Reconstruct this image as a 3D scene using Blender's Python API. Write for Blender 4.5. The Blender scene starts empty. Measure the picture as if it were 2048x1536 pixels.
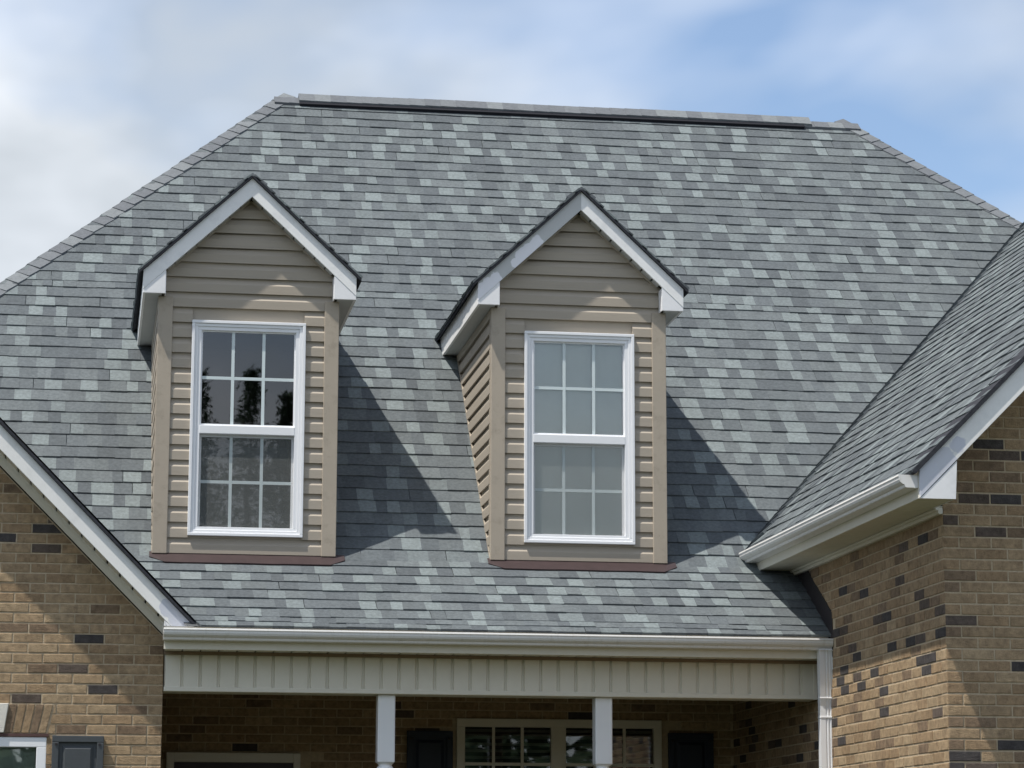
import bpy, bmesh, math, random
import numpy as np
from mathutils import Matrix, Vector, noise as noise_

random.seed(11)
RND = random.Random(5)
scene = bpy.context.scene
COL = scene.collection

# ------------------------------------------------------------------ camera
FPX, YAW, PITCH, ROLL = 5419.5, 0.1546, 0.1805, 0.0025
CAM = Vector((-0.4933, -18.2073, -1.6406))
_F = Vector((math.sin(YAW)*math.cos(PITCH), math.cos(YAW)*math.cos(PITCH), math.sin(PITCH)))
_R = Vector((math.cos(YAW), -math.sin(YAW), 0)); _U = _R.cross(_F)
R_ = _R*math.cos(ROLL) + _U*math.sin(ROLL); U_ = -_R*math.sin(ROLL) + _U*math.cos(ROLL)
cd = bpy.data.cameras.new("camera"); cam = bpy.data.objects.new("camera", cd); COL.objects.link(cam)
cd.sensor_width = 36; cd.lens = FPX/2048*36; cd.clip_start = .1; cd.clip_end = 3000
M = Matrix.Identity(4)
for i in range(3):
    M[i][0] = R_[i]; M[i][1] = U_[i]; M[i][2] = -_F[i]; M[i][3] = CAM[i]
cam.matrix_world = M
scene.camera = cam
def pix(p):
    d = Vector(p)-CAM; z = d.dot(_F)
    return 1024+FPX*d.dot(R_)/z, 768-FPX*d.dot(U_)/z

# ------------------------------------------------------------------ sky, sun, exposure
SUN = Vector((-.416, -.202, 1.0)).normalized()          # towards the sun
world = bpy.data.worlds.new("World"); scene.world = world; world.use_nodes = True
nt = world.node_tree; nt.nodes.clear(); N = nt.nodes.new; L = nt.links.new
sky = N("ShaderNodeTexSky"); sky.sky_type = 'NISHITA'; sky.sun_disc = False
sky.sun_elevation = math.asin(SUN.z); sky.sun_rotation = math.atan2(SUN.x, SUN.y)
sky.air_density = 1.0; sky.dust_density = .5; sky.ozone_density = 2.2
bg = N("ShaderNodeBackground"); bg.inputs[1].default_value = .105
L(sky.outputs[0], bg.inputs[0])
tc = N("ShaderNodeTexCoord"); mp = N("ShaderNodeMapping"); mp.inputs['Scale'].default_value = (1, 1, 1.7)
mp.inputs['Location'].default_value = (-1.59, 2.97, -.18)
L(tc.outputs['Generated'], mp.inputs[0])
nz = N("ShaderNodeTexNoise"); nz.inputs['Scale'].default_value = 3.4; nz.inputs['Detail'].default_value = 4.5; nz.inputs['Roughness'].default_value = .47; nz.inputs['Distortion'].default_value = .25
L(mp.outputs[0], nz.inputs['Vector'])
cr = N("ShaderNodeValToRGB"); cr.color_ramp.elements[0].position = .39; cr.color_ramp.elements[1].position = .57
cr.color_ramp.elements[0].color = (.06,)*3+(1,); cr.color_ramp.elements[1].color = (.97,)*3+(1,)
L(nz.outputs[0], cr.inputs[0])
nz2 = N("ShaderNodeTexNoise"); nz2.inputs['Scale'].default_value = 6.5; nz2.inputs['Detail'].default_value = 4; nz2.inputs['Roughness'].default_value = .5
L(mp.outputs[0], nz2.inputs['Vector'])
cc = N("ShaderNodeValToRGB"); cc.color_ramp.elements[0].position = .40; cc.color_ramp.elements[1].position = .66
cc.color_ramp.elements[0].color = (.40, .432, .465, 1); cc.color_ramp.elements[1].color = (.66, .69, .735, 1)
L(nz2.outputs[0], cc.inputs[0])
bg2 = N("ShaderNodeBackground"); bg2.inputs[1].default_value = 1.0; L(cc.outputs[0], bg2.inputs[0])
mx = N("ShaderNodeMixShader"); L(cr.outputs[0], mx.inputs[0]); L(bg.outputs[0], mx.inputs[1]); L(bg2.outputs[0], mx.inputs[2])
wo = N("ShaderNodeOutputWorld"); L(mx.outputs[0], wo.inputs[0])
sl = bpy.data.lights.new("sun", 'SUN'); sl.energy = 3.35; sl.angle = math.radians(.6); sl.color = (1, .95, .87)
sun = bpy.data.objects.new("sun", sl); COL.objects.link(sun); sun.location = (-10, -10, 30)
sun.rotation_euler = SUN.to_track_quat('Z', 'Y').to_euler()
vs = scene.view_settings; vs.view_transform = 'Standard'; vs.look = 'None'; vs.gamma = 1; vs.use_curve_mapping = False; vs.exposure = 0.66
scene.render.engine = 'CYCLES'
scene.cycles.max_bounces = 8; scene.cycles.transparent_max_bounces = 12
scene.cycles.use_denoising = True

# ------------------------------------------------------------------ materials
def mat(name, base, rough=.6, var=.0, vscale=8, bump=0., bscale=60, stretch=(1, 1, 1), spec=.3, patch=None, dirt=None, metal=0, tones=None, spots=None):
    """principled with position noise; tones = list of (pos,color) picked per piece at random"""
    m = bpy.data.materials.new(name); m.use_nodes = True; t = m.node_tree; t.nodes.clear()
    N = t.nodes.new; L = t.links.new
    out = N("ShaderNodeOutputMaterial"); b = N("ShaderNodeBsdfPrincipled"); L(b.outputs[0], out.inputs[0])
    b.inputs['Roughness'].default_value = rough; b.inputs['Specular IOR Level'].default_value = spec; b.inputs['Metallic'].default_value = metal
    g = N("ShaderNodeNewGeometry"); pos = g.outputs['Position']
    mpp = N("ShaderNodeMapping"); mpp.inputs['Scale'].default_value = stretch; L(pos, mpp.inputs[0]); vec = mpp.outputs[0]
    if tones:
        oi = N("ShaderNodeObjectInfo"); ad = N("ShaderNodeMath"); ad.operation = 'ADD'
        L(oi.outputs['Random'], ad.inputs[0]); L(g.outputs['Random Per Island'], ad.inputs[1])
        fr = N("ShaderNodeMath"); fr.operation = 'FRACT'; L(ad.outputs[0], fr.inputs[0])
        r = N("ShaderNodeValToRGB"); r.color_ramp.interpolation = 'CONSTANT'
        el = r.color_ramp.elements
        while len(el) > 1: el.remove(el[-1])
        el[0].position = 0; el[0].color = tones[0][1]+(1,)
        for q, c in tones[1:]:
            e = el.new(q); e.color = c+(1,)
        L(fr.outputs[0], r.inputs[0]); colr = r.outputs[0]
    else:
        rg = N("ShaderNodeRGB"); rg.outputs[0].default_value = base+(1,); colr = rg.outputs[0]
    def mixc(fac, a, bcol, mode='MIX'):
        x = N("ShaderNodeMix"); x.data_type = 'RGBA'; x.blend_type = mode
        if isinstance(fac, float): x.inputs['Factor'].default_value = fac
        else: L(fac, x.inputs['Factor'])
        L(a, x.inputs[6])
        if isinstance(bcol, tuple): x.inputs[7].default_value = bcol+(1,)
        else: L(bcol, x.inputs[7])
        return x.outputs[2]
    def noise(sc, det=4, ro=.6, v=None):
        n = N("ShaderNodeTexNoise"); n.inputs['Scale'].default_value = sc; n.inputs['Detail'].default_value = det; n.inputs['Roughness'].default_value = ro
        L(v or vec, n.inputs['Vector']); return n.outputs[0]
    def ramp(v, a, c, p0=.3, p1=.7):
        r = N("ShaderNodeValToRGB"); r.color_ramp.elements[0].position = p0; r.color_ramp.elements[1].position = p1
        r.color_ramp.elements[0].color = a+(1,); r.color_ramp.elements[1].color = c+(1,); L(v, r.inputs[0]); return r.outputs[0]
    if var:
        k = ramp(noise(vscale), (1-var,)*3, (1+var,)*3, .25, .75); colr = mixc(1.0, colr, k, 'MULTIPLY')
    if patch:
        for pc, sc, p0, p1 in patch:
            k = ramp(noise(sc, 3, .5), (0, 0, 0), (1, 1, 1), p0, p1); colr = mixc(k, colr, pc)
    if spots:
        wn = N("ShaderNodeTexNoise"); wn.inputs['Scale'].default_value = 22; wn.inputs['Detail'].default_value = 2; L(pos, wn.inputs['Vector'])
        for pc, pts in spots:
            acc = None
            for (x, y, z, rad) in pts:
                dn = N("ShaderNodeVectorMath"); dn.operation = 'DISTANCE'; L(pos, dn.inputs[0]); dn.inputs[1].default_value = (x, y, z)
                sb = N("ShaderNodeMath"); sb.operation = 'SUBTRACT'; L(dn.outputs['Value'], sb.inputs[0]); sb.inputs[1].default_value = rad
                if acc is None: acc = sb.outputs[0]
                else:
                    mn = N("ShaderNodeMath"); mn.operation = 'MINIMUM'; L(acc, mn.inputs[0]); L(sb.outputs[0], mn.inputs[1]); acc = mn.outputs[0]
            ma = N("ShaderNodeMath"); ma.operation = 'MULTIPLY_ADD'; L(wn.outputs[0], ma.inputs[0]); ma.inputs[1].default_value = .05; L(acc, ma.inputs[2])
            colr = mixc(ramp(ma.outputs[0], (1, 1, 1), (0, 0, 0), .020, .027), colr, pc)
    if dirt:
        k = ramp(noise(dirt[1], 6, .7), (0, 0, 0), (dirt[2],)*3, .52, .75); colr = mixc(k, colr, dirt[0])
    L(colr, b.inputs['Base Color'])
    if bump:
        bm_ = N("ShaderNodeBump"); bm_.inputs['Strength'].default_value = bump; bm_.inputs['Distance'].default_value = .01
        L(noise(bscale, 5, .65), bm_.inputs['Height']); L(bm_.outputs[0], b.inputs['Normal'])
    return m

shA, shB, shC, shD, shE = (.122, .135, .146), (.140, .155, .166), (.160, .175, .184), (.235, .272, .282), (.108, .118, .130)
SHT = [(0, shE), (.14, shA), (.38, shB), (.60, shC), (.74, (.192, .214, .222)), (.84, shD)]
TONES = [(.101, .114, .124), (.112, .127, .137), (.122, .138, .147), (.133, .150, .158), (.155, .178, .185), (.185, .213, .219)]
def jit(c): return [(k/5, tuple(v*(.93+.14*q) for v in c)) for k, q in enumerate((0, .8, .35, 1, .55))]
M_shT = [mat('asphalt_shingle', c, .92, .24, 42, .6, 200, tones=jit(c), spec=.18, dirt=((.10, .107, .114), 5, .3)) for c in TONES]
M_sh = M_shT[2]
M_cap = mat('asphalt_cap_shingle', shB, .92, .14, 26, .5, 220, tones=[(0, (.140, .150, .164)), (.4, (.160, .172, .185)), (.75, (.19, .205, .216))], spec=.18)
M_deck = mat('roof_underlay', (.10, .105, .11), .95, .15, 10, spec=.1)
M_edge = mat('shade_dark_shingle_edge', (.045, .047, .055), .95, .3, 30, .5, 120, spec=.1)  # near-black paints in the shade on shingle edges that face away
M_vent_gap = mat('vent_plastic_and_gap_shade', (.018, .019, .025), .8, spec=.2)  # vent plastic; also backs the soffits, black in place of gap shade
BT = [(0, (.058, .054, .056)), (.035, (.085, .068, .060)), (.065, (.165, .122, .088)), (.12, (.232, .160, .102)), (.34, (.268, .188, .118)), (.58, (.302, .215, .136)), (.80, (.278, .192, .118)), (.92, (.33, .245, .158))]
BTO = [(.076, .068, .066), (.120, .094, .078), (.225, .160, .106), (.325, .228, .138), (.362, .262, .162), (.395, .293, .184)]
M_brT = [mat('tan_brick', c, .88, .30, 26, .75, 120, tones=jit(c), spec=.2, dirt=((c[0]*.42, c[1]*.40, c[2]*.42), 17, .75)) for c in BTO]
M_brick = M_brT[3]
M_mortar = mat('mortar', (.50, .41, .29), .95, .18, 40, .6, 150, spec=.1)
M_siding = mat('taupe_vinyl_siding', (.405, .355, .29), .55, .05, 3, .06, 90, stretch=(.3, .3, 4), spec=.35, dirt=((.33, .285, .225), 7, .4))
M_post = mat('taupe_corner_trim', (.42, .362, .29), .5, .06, 3, spec=.35, dirt=((.29, .25, .195), 8, .8))
M_white = mat('white_coil_metal', (.85, .85, .86), .38, .04, 5, .05, 30, spec=.45, dirt=((.55, .55, .53), 6, .35))
M_rake = mat('chalky_white_fascia', (.87, .87, .86), .4, .03, 4, spec=.4, dirt=((.55, .55, .57), 7, .35))
M_rake3 = mat('weathered_white_fascia', (.84, .84, .82), .4, .03, 4, spec=.4, spots=[((.60, .62, .69), [(4.38, -2.915, .68, .10), (4.46, -2.915, .78, .11), (4.57, -2.915, .90, .05), (.12, .10, .07, .09), (.04, .10, .14, .07)])], dirt=((.56, .56, .55), 5, .35))
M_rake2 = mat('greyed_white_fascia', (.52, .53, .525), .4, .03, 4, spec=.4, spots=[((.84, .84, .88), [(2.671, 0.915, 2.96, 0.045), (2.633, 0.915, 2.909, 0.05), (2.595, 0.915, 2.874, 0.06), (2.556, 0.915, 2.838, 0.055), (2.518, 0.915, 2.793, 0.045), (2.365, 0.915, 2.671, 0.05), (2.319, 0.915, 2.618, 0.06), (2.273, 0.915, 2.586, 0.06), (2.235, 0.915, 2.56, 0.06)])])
M_gut = mat('white_gutter_enamel', (.78, .77, .75), .35, .05, 4, spec=.45, stretch=(5, 5, .7), dirt=((.45, .43, .38), 4, .55))
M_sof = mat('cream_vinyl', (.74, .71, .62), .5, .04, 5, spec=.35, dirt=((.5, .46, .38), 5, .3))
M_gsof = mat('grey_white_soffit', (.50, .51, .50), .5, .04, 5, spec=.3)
M_ceil = mat('darkened_ceiling_boards', (.13, .10, .075), .6, .1, 6, spec=.2)  # unseen boards, coloured dark to keep the porch recess dim
M_chan = mat('shade_brown_channel', (.24, .18, .13), .6, .1, 8, spec=.2)  # brown paints in the shade of the strip under the eave
M_win = mat('white_window_vinyl', (.84, .85, .87), .3, .02, 6, spec=.5)
M_munt = mat('window_grille', (.62, .70, .71), .4, spec=.4)
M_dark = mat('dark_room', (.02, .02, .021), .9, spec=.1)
M_shade = mat('pale_roller_shade', (.91, .95, .91), .8, .05, 3, spec=.1)
M_blind = mat('blind_slat', (.24, .26, .24), .7, .05, 10, spec=.2)
M_flash = mat('brown_flashing', (.042, .026, .027), .55, .15, 9, .1, 30, spec=.35)
M_dflash = mat('dark_side_flashing', (.03, .026, .028), .6, .2, 8, spec=.3)
M_shut = mat('charcoal_shutter', (.066, .074, .080), .5, .06, 6, .1, 40, spec=.35)
M_navy = mat('navy_shutter', (.022, .032, .055), .5, .06, 6, spec=.35)
M_cream = mat('cream_trim', (.74, .71, .62), .5, .05, 6, spec=.35)
M_key = mat('cast_keystone', (.70, .67, .60), .85, .06, 20, .3, 90, spec=.2)
M_steel = mat('rusty_lintel', (.10, .055, .05), .7, .2, 14, spec=.3)
M_door = mat('dark_door', (.05, .038, .045), .45, .05, 5, spec=.35)
M_conc = mat('porch_concrete', (.06, .057, .052), .9, .1, 6, .2, 60, spec=.2)
M_bark = mat('bark', (.09, .065, .045), .95, .3, 12, .6, 30, spec=.1)
M_leaf = mat('conifer_foliage', (.045, .075, .035), .8, .35, 2.5, spec=.2)
M_grass = mat('grass_ground', (.046, .049, .028), .95, .3, 1.3, .4, 30, spec=.1, dirt=((.07, .062, .045), .7, .6))

def glass(name, ior, tint):
    m = bpy.data.materials.new(name); m.use_nodes = True; t = m.node_tree; t.nodes.clear(); N = t.nodes.new
    o = N("ShaderNodeOutputMaterial"); x = N("ShaderNodeMixShader"); f = N("ShaderNodeFresnel"); f.inputs[0].default_value = ior
    a = N("ShaderNodeBsdfTransparent"); a.inputs[0].default_value = tint+(1,); g = N("ShaderNodeBsdfGlossy"); g.inputs['Roughness'].default_value = .012
    g.inputs[0].default_value = (.95, .97, 1, 1)
    nz_ = N("ShaderNodeTexNoise"); nz_.inputs['Scale'].default_value = 2.2; nz_.inputs['Detail'].default_value = 1; gm = N("ShaderNodeNewGeometry"); t.links.new(gm.outputs['Position'], nz_.inputs['Vector'])
    bp = N("ShaderNodeBump"); bp.inputs['Strength'].default_value = .06; bp.inputs['Distance'].default_value = .012; t.links.new(nz_.outputs[0], bp.inputs['Height']); t.links.new(bp.outputs[0], g.inputs['Normal'])
    t.links.new(f.outputs[0], x.inputs[0]); t.links.new(a.outputs[0], x.inputs[1]); t.links.new(g.outputs[0], x.inputs[2]); t.links.new(x.outputs[0], o.inputs[0])
    return m
M_glass = glass('window_glass', 2.0, (.99, 1.0, .99))
def screen_mat():
    m = bpy.data.materials.new('insect_screen_mesh'); m.use_nodes = True; t = m.node_tree; t.nodes.clear(); N = t.nodes.new
    o = N("ShaderNodeOutputMaterial"); x = N("ShaderNodeMixShader"); x.inputs[0].default_value = .27
    a = N("ShaderNodeBsdfTransparent"); d = N("ShaderNodeBsdfDiffuse"); d.inputs[0].default_value = (.33, .345, .335, 1)
    t.links.new(a.outputs[0], x.inputs[1]); t.links.new(d.outputs[0], x.inputs[2]); t.links.new(x.outputs[0], o.inputs[0]); return m
M_screen = screen_mat()

# ------------------------------------------------------------------ mesh helpers
class MB:
    def __init__(s): s.v = []; s.f = []; s.mi = {}
    def add(s, vs, fs, mi=0):
        n = len(s.v)
        if mi:
            for k in range(len(s.f), len(s.f)+len(fs)): s.mi[k] = mi
        s.v += [tuple(q) for q in vs]; s.f += [tuple(i+n for i in q) for q in fs]; return s
    def box(s, x0, x1, y0, y1, z0, z1):
        return s.add([(x0,y0,z0),(x1,y0,z0),(x1,y1,z0),(x0,y1,z0),(x0,y0,z1),(x1,y0,z1),(x1,y1,z1),(x0,y1,z1)],
                     [(3,2,1,0),(4,5,6,7),(0,1,5,4),(1,2,6,5),(2,3,7,6),(3,0,4,7)])
    def prism(s, pts, a, b, plane='xz'):
        """polygon pts in a plane, extruded between a and b along the third axis"""
        m = {'xz': lambda p, d: (p[0], d, p[1]), 'yz': lambda p, d: (d, p[0], p[1]), 'xy': lambda p, d: (p[0], p[1], d)}[plane]
        n = len(pts); vs = [m(p, a) for p in pts]+[m(p, b) for p in pts]
        fs = [tuple(range(n)), tuple(range(2*n-1, n-1, -1))]+[(i, i+n, (i+1) % n+n, (i+1) % n) for i in range(n)]
        return s.add(vs, fs)
    def sweep(s, prof, p0, p1, ax, up=Vector((0, 0, 1))):
        """open profile (a along ax, b along up) swept from p0 to p1"""
        p0 = Vector(p0); p1 = Vector(p1); n = len(prof)
        vs = [p0+ax*a+up*b for a, b in prof]+[p1+ax*a+up*b for a, b in prof]
        return s.add(vs, [(i, i+1, i+1+n, i+n) for i in range(n-1)])
    def mesh(s, name, m):
        me = bpy.data.meshes.new(name); me.from_pydata(s.v, [], s.f)
        for q in (m if isinstance(m, list) else [m]): me.materials.append(q)
        for k, q in s.mi.items(): me.polygons[k].material_index = q
        return me
HOUSE_LOC = Vector((3.7, .6, -3.25))
def link(name, me, parent, loc=None, mw=None):
    o = bpy.data.objects.new(name, me); COL.objects.link(o)
    if parent is not None:
        o.parent = parent
        if parent.type == 'EMPTY': o.matrix_parent_inverse = Matrix.Translation(-HOUSE_LOC)
    if loc is not None: o.location = loc
    if mw is not None: o.matrix_basis = mw
    return o
def fix(me):
    bm = bmesh.new(); bm.from_mesh(me); bmesh.ops.recalc_face_normals(bm, faces=bm.faces); bm.to_mesh(me); bm.free(); return me
def obj(name, mb, m, parent, bevel=0, smooth=False, label=None, stuff=False, norm=True):
    me = mb.mesh(name, m)
    if norm: fix(me)
    if smooth:
        for p in me.polygons: p.use_smooth = True
    o = link(name, me, parent)
    if bevel:
        b = o.modifiers.new('bevel', 'BEVEL'); b.width = bevel; b.segments = 2; b.limit_method = 'ANGLE'; b.angle_limit = .6
    if label: o['label'] = label
    if stuff: o['kind'] = 'stuff'
    return o
def bisect(me, planes):
    """keep what lies behind every plane (co, outward normal)"""
    bm = bmesh.new(); bm.from_mesh(me)
    for co, no in planes:
        if not bm.verts: break
        bmesh.ops.bisect_plane(bm, geom=bm.verts[:]+bm.edges[:]+bm.faces[:], plane_co=co, plane_no=no, clear_outer=True, dist=1e-5)
        ed = [e for e in bm.edges if e.is_boundary]
        if ed: bmesh.ops.holes_fill(bm, edges=ed, sides=0)
    bmesh.ops.recalc_face_normals(bm, faces=bm.faces)
    bm.to_mesh(me); n = len(bm.faces); bm.free(); return n
def clip2(poly, hps):
    """convex polygon clipped by half planes a*u+b*v<=c"""
    for a, b, c in hps:
        out = []; n = len(poly)
        for i in range(n):
            p, q = poly[i], poly[(i+1) % n]; dp = a*p[0]+b*p[1]-c; dq = a*q[0]+b*q[1]-c
            if dp <= 0: out.append(p)
            if dp*dq < 0:
                t = dp/(dp-dq); out.append((p[0]+t*(q[0]-p[0]), p[1]+t*(q[1]-p[1])))
        poly = out
        if len(poly) < 3: return []
    return poly
def area(poly): return abs(sum(poly[i][0]*poly[(i+1) % len(poly)][1]-poly[(i+1) % len(poly)][0]*poly[i][1] for i in range(len(poly))))/2
def inside(pt, poly):
    r = False; x, y = pt; n = len(poly)
    for i in range(n):
        (x0, y0), (x1, y1) = poly[i], poly[(i+1) % n]
        if (y0 > y) != (y1 > y) and x < (x1-x0)*(y-y0)/(y1-y0)+x0: r = not r
    return r
# ------------------------------------------------------------------ house dimensions (metres; z = 0 at the porch gutter lip)
GZ = -3.25
m1 = .9974; YB, ZB = 1.049, .605; XL, XR, YR = 1.059, 6.522, 5.854; ZR = ZB+m1*(YR-YB)
E_ = .1455
Y0, ZP0 = .045, .014; mpq = (ZB-ZP0)/(YB-Y0)
W = 4.606; B = 2.483; OV = .432; YW = -B-OV
XF, ZF = 4.330, .775; m2 = .9964                       # right wing: roof surface above its fascia
WRX = 8.2                                            # right wing ridge
YL, YLF = .38, .115; LRX = -2.1                        # left gable: wall plane, rake plane, ridge
zmain = lambda y: ZB+m1*(y-YB)
zporch = lambda y: ZP0+mpq*(y-Y0)
zwing = lambda x: ZF+m2*(x-XF)
zleft = lambda x: .262-x if x > LRX else .262-LRX+(x-LRX)

house = bpy.data.objects.new('brick_house', None); COL.objects.link(house); house.location = HOUSE_LOC
house['label'] = 'tan brick house with grey shingle roof, two gabled dormers and a front porch'; house['category'] = 'house'

# ground
g = MB().add([(-400, -500, GZ), (400, -500, GZ), (400, 500, GZ), (-400, 500, GZ)], [(0, 1, 2, 3)])
go = obj('ground', g, M_grass, None, norm=False); go['kind'] = 'structure'

# ------------------------------------------------------------------ roof decks
fy = YB-(ZB)/m1
def deck(name, polys, parent, m=M_deck, label=None):
    mb = MB()
    for p in polys: mb.add(p, [tuple(range(len(p)))])
    return obj(name, mb, m, parent, label=label)
d = -.006
xe_l, xe_r = XL-(YR-fy), XR+(YR-fy); yk = YR+(YR-fy)
roof = deck('roof', [[(xe_l, fy, d), (xe_r, fy, d), (XR, YR, ZR+d), (XL, YR, ZR+d)],
                     [(xe_l, yk, d), (xe_l, fy, d), (XL, YR, ZR+d)],
                     [(xe_r, fy, d), (xe_r, yk, d), (XR, YR, ZR+d)],
                     [(xe_r, yk, d), (xe_l, yk, d), (XL, YR, ZR+d), (XR, YR, ZR+d)]], house, M_sh)
proof = deck('porch_roof', [[(.16, Y0+.02, zporch(Y0+.02)-.008), (W, Y0+.02, zporch(Y0+.02)-.008), (W, YB+.02, zporch(YB+.02)-.008), (-.45, YB+.02, zporch(YB+.02)-.008)]], house)
wy = lambda x: YB+(zwing(x)-ZB)/m1
wroof = deck('wing_roof', [[(XF-.03, YW-.01, zwing(XF-.03)-.008), (XF-.03, wy(XF-.03)-.02, zwing(XF-.03)-.008), (WRX, wy(WRX)+.1, zwing(WRX)-.008), (WRX, YW-.01, zwing(WRX)-.008)],
                           [(2*WRX-XF, YW-.01, zwing(XF)-.008), (2*WRX-XF, wy(XF)+.1, zwing(XF)-.008), (WRX, wy(WRX)+.1, zwing(WRX)-.008), (WRX, YW-.01, zwing(WRX)-.008)]], house, M_sh)

# ------------------------------------------------------------------ shingles
SH = []      # candidate single pieces: (pixel area, roof, matrix, variant)
VAR = []
HV = E_+.035
for i in range(6):
    t = [.0105, .0105, .0115, .0125, .0145, .016][i]; sk = [0, 0, 0, 0, 0, -.10][i]
    mb = MB(); jl, jr = [(0, .0), (0, .0), (.0, 0), (0, .012), (.012, 0), (-.025, -.025)][i]
    us = (0+sk*.5, 1-sk*.5, 1, 0); vs_ = (jl*E_, jr*E_, HV, HV)
    top = [(us[k], vs_[k], t if k < 2 else .0015) for k in range(4)]; bot = [(us[k], vs_[k], -.004) for k in range(4)]
    mb.add(top+bot, [(0, 1, 2, 3), (0, 4, 5, 1), (1, 5, 6, 2), (2, 6, 7, 3), (3, 7, 4, 0)])
    VAR.append((mb, [mb.mesh('shingle', q) for q in M_shT]))
OCC = [[(508, 345), (728, 558), (715, 610), (665, 1118), (306, 1108), (283, 690), (276, 545)],
       [(1161, 368), (1374, 580), (1362, 625), (1331, 1138), (986, 1124), (880, 705), (950, 560)],
       [(-50, 790), (395, 1252), (-50, 1600)], [(1485, 1120), (1794, 950), (2048, 700), (2060, 1600), (1600, 1600)]]
def shingle_plane(roofobj, origin, u, v, n, umin, umax, vmax, hps, skip=None, v0=0., rest=None, single=True, first=None, low=None):
    origin, u, v, n = Vector(origin), Vector(u), Vector(v), Vector(n)
    k = 0; vv = v0
    while vv < vmax:
        off = RND.uniform(0, .2); uu = umin-off; ph = RND.uniform(0, 6.3); last = 0
        while uu < umax:
            w = RND.choice((.085, .10, .115, .125, .135, .145, .16))*RND.uniform(.93, 1.07)
            x_ = RND.random()
            tone = (0 if x_ < .20 else 1 if x_ < .47 else 2 if x_ < .75 else 3) if last > 3 or RND.random() > .36 else RND.choice((4, 5, 5))
            last = tone
            u0, u1 = uu, uu+w; uu = u1
            gap = RND.choice((0,)*11+(.005,))
            vj = vv+.005*math.sin(u0*1.7+ph)+.003*math.sin(u0*6.1+2*ph)+RND.uniform(-.0006, .0006)
            cen = origin+u*((u0+u1)/2)+v*(vj+E_/2)
            if skip and skip(cen): continue
            i = RND.randrange(6)
            lift = RND.uniform(0, .0008)
            quad = [(u0, vj), (u1, vj), (u1, vj+HV), (u0, vj+HV)]
            c = clip2(quad, hps if not (low and cen.x < low) else hps[:3]+hps[4:])
            if len(c) < 3 or area(c) < .0008: continue
            whole = len(c) == 4 and abs(area(c)-area(quad)) < 1e-7
            if whole:
                Mx = Matrix(((u.x*(w-gap), v.x, n.x, 0), (u.y*(w-gap), v.y, n.y, 0), (u.z*(w-gap), v.z, n.z, 0), (0, 0, 0, 1)))
                Mx.translation = origin+u*u0+v*vj+n*lift
                a = 0
                if single:
                    q = [pix(origin+u*a_+v*b_) for a_, b_ in ((u0, vj), (u1, vj), (u1, vj+E_), (u0, vj+E_))]
                    cx = sum(p[0] for p in q)/4; cy = sum(p[1] for p in q)/4
                    if 15 < cx < 2033 and 0 < cy < 1536 and not any(inside((cx, cy), o) for o in (OCC[:3] if roofobj is wroof else OCC)):
                        a = area(q)
                SH.append((a, roofobj, Mx, (i, tone), rest))
            else:
                t = .0115+lift
                h = lambda p: t*(1-(p[1]-vj)/HV)+.0015
                topv = [origin+u*p[0]+v*p[1]+n*h(p) for p in c]; botv = [origin+u*p[0]+v*p[1]-n*.004 for p in c]; m_ = len(c)
                rest.add(topv+botv, [tuple(range(m_))]+[(j, j+m_, (j+1) % m_+m_, (j+1) % m_) for j in range(m_)], tone)
        vv += E_ if not (first and k in first) else first[k]
        k += 1
# main front slope
s1 = math.sqrt(1+m1*m1); V1 = Vector((0, 1, m1))/s1; N1 = Vector((0, -m1, 1))/s1
restmain, restporch, restwing = MB(), MB(), MB()
# in (u=X, v): y = YB+v/s1
hpm = [(-1, 1/s1, YR-YB-XL), (1, 1/s1, XR+YR-YB), (0, 1, (YR-YB)*s1-.02),
       (m2, -m1/s1, ZB-ZF+m2*XF-.03),            # above the wing roof (valley)
       (-1, -m1/s1, ZB-.262)]                      # above the left gable roof
DC = (.58, 3.0); HWD = .765; ZAP = 3.35; SD = .928
def in_dormer(c):
    for cx in DC:
        if abs(c.x-cx) < .52 and YB+.05 < c.y and c.z < ZAP-SD*abs(c.x-cx)-.25: return True
    return False
shingle_plane(roof, (0, YB, ZB), (1, 0, 0), V1, N1, -3.9, 9.6, (YR-YB)*s1, hpm, in_dormer, v0=-.03, rest=restmain, first={24: .09}, low=XF-.05)
# porch slope
s2 = math.sqrt(1+mpq*mpq); V2 = Vector((0, 1, mpq))/s2; N2 = Vector((0, -mpq, 1))/s2
hpp = [(1, 0, W-.006), (-1, -mpq/s2, ZP0-.262), (0, 1, (YB-Y0)*s2+.01)]
shingle_plane(proof, (0, Y0, ZP0), (1, 0, 0), V2, N2, -1.0, W+.2, (YB-Y0)*s2+.0, hpp, None, rest=restporch, first={0: .075, 1: .085})
# right wing slope
s3 = math.sqrt(1+m2*m2); V3 = Vector((1, 0, m2))/s3; N3 = Vector((-m2, 0, 1))/s3; U3 = Vector((0, -1, 0))
# u = -Y, x = XF-.05+v/s3
XS = XF-.05
hpw = [(1, 0, -YW+.012), (-m1, -m2/s3, zwing(XS)-ZB+m1*YB+.012), (0, 1, (WRX-XS)*s3-.02)]
shingle_plane(wroof, (XS, 0, zwing(XS)), U3, V3, N3, -6., -YW+.1, (WRX-XS)*s3, hpw, None, rest=restwing, first={0: .08})
SH.sort(key=lambda t: -t[0])
for j, (a, ro, Mx, i, rest) in enumerate(SH):
    if j < 300 and a > 0:
        link('shingle', VAR[i[0]][1][i[1]], ro, mw=Mx)
    else:
        mb = VAR[i[0]][0]; rest.add([Mx @ Vector(p) for p in mb.v], mb.f, i[1])
for nm, mb, ro in (('shingles_main', restmain, roof), ('shingles_porch', restporch, proof), ('shingles_wing', restwing, wroof)):
    obj('shingle_field', mb, M_shT, ro, stuff=True, norm=False)

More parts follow.
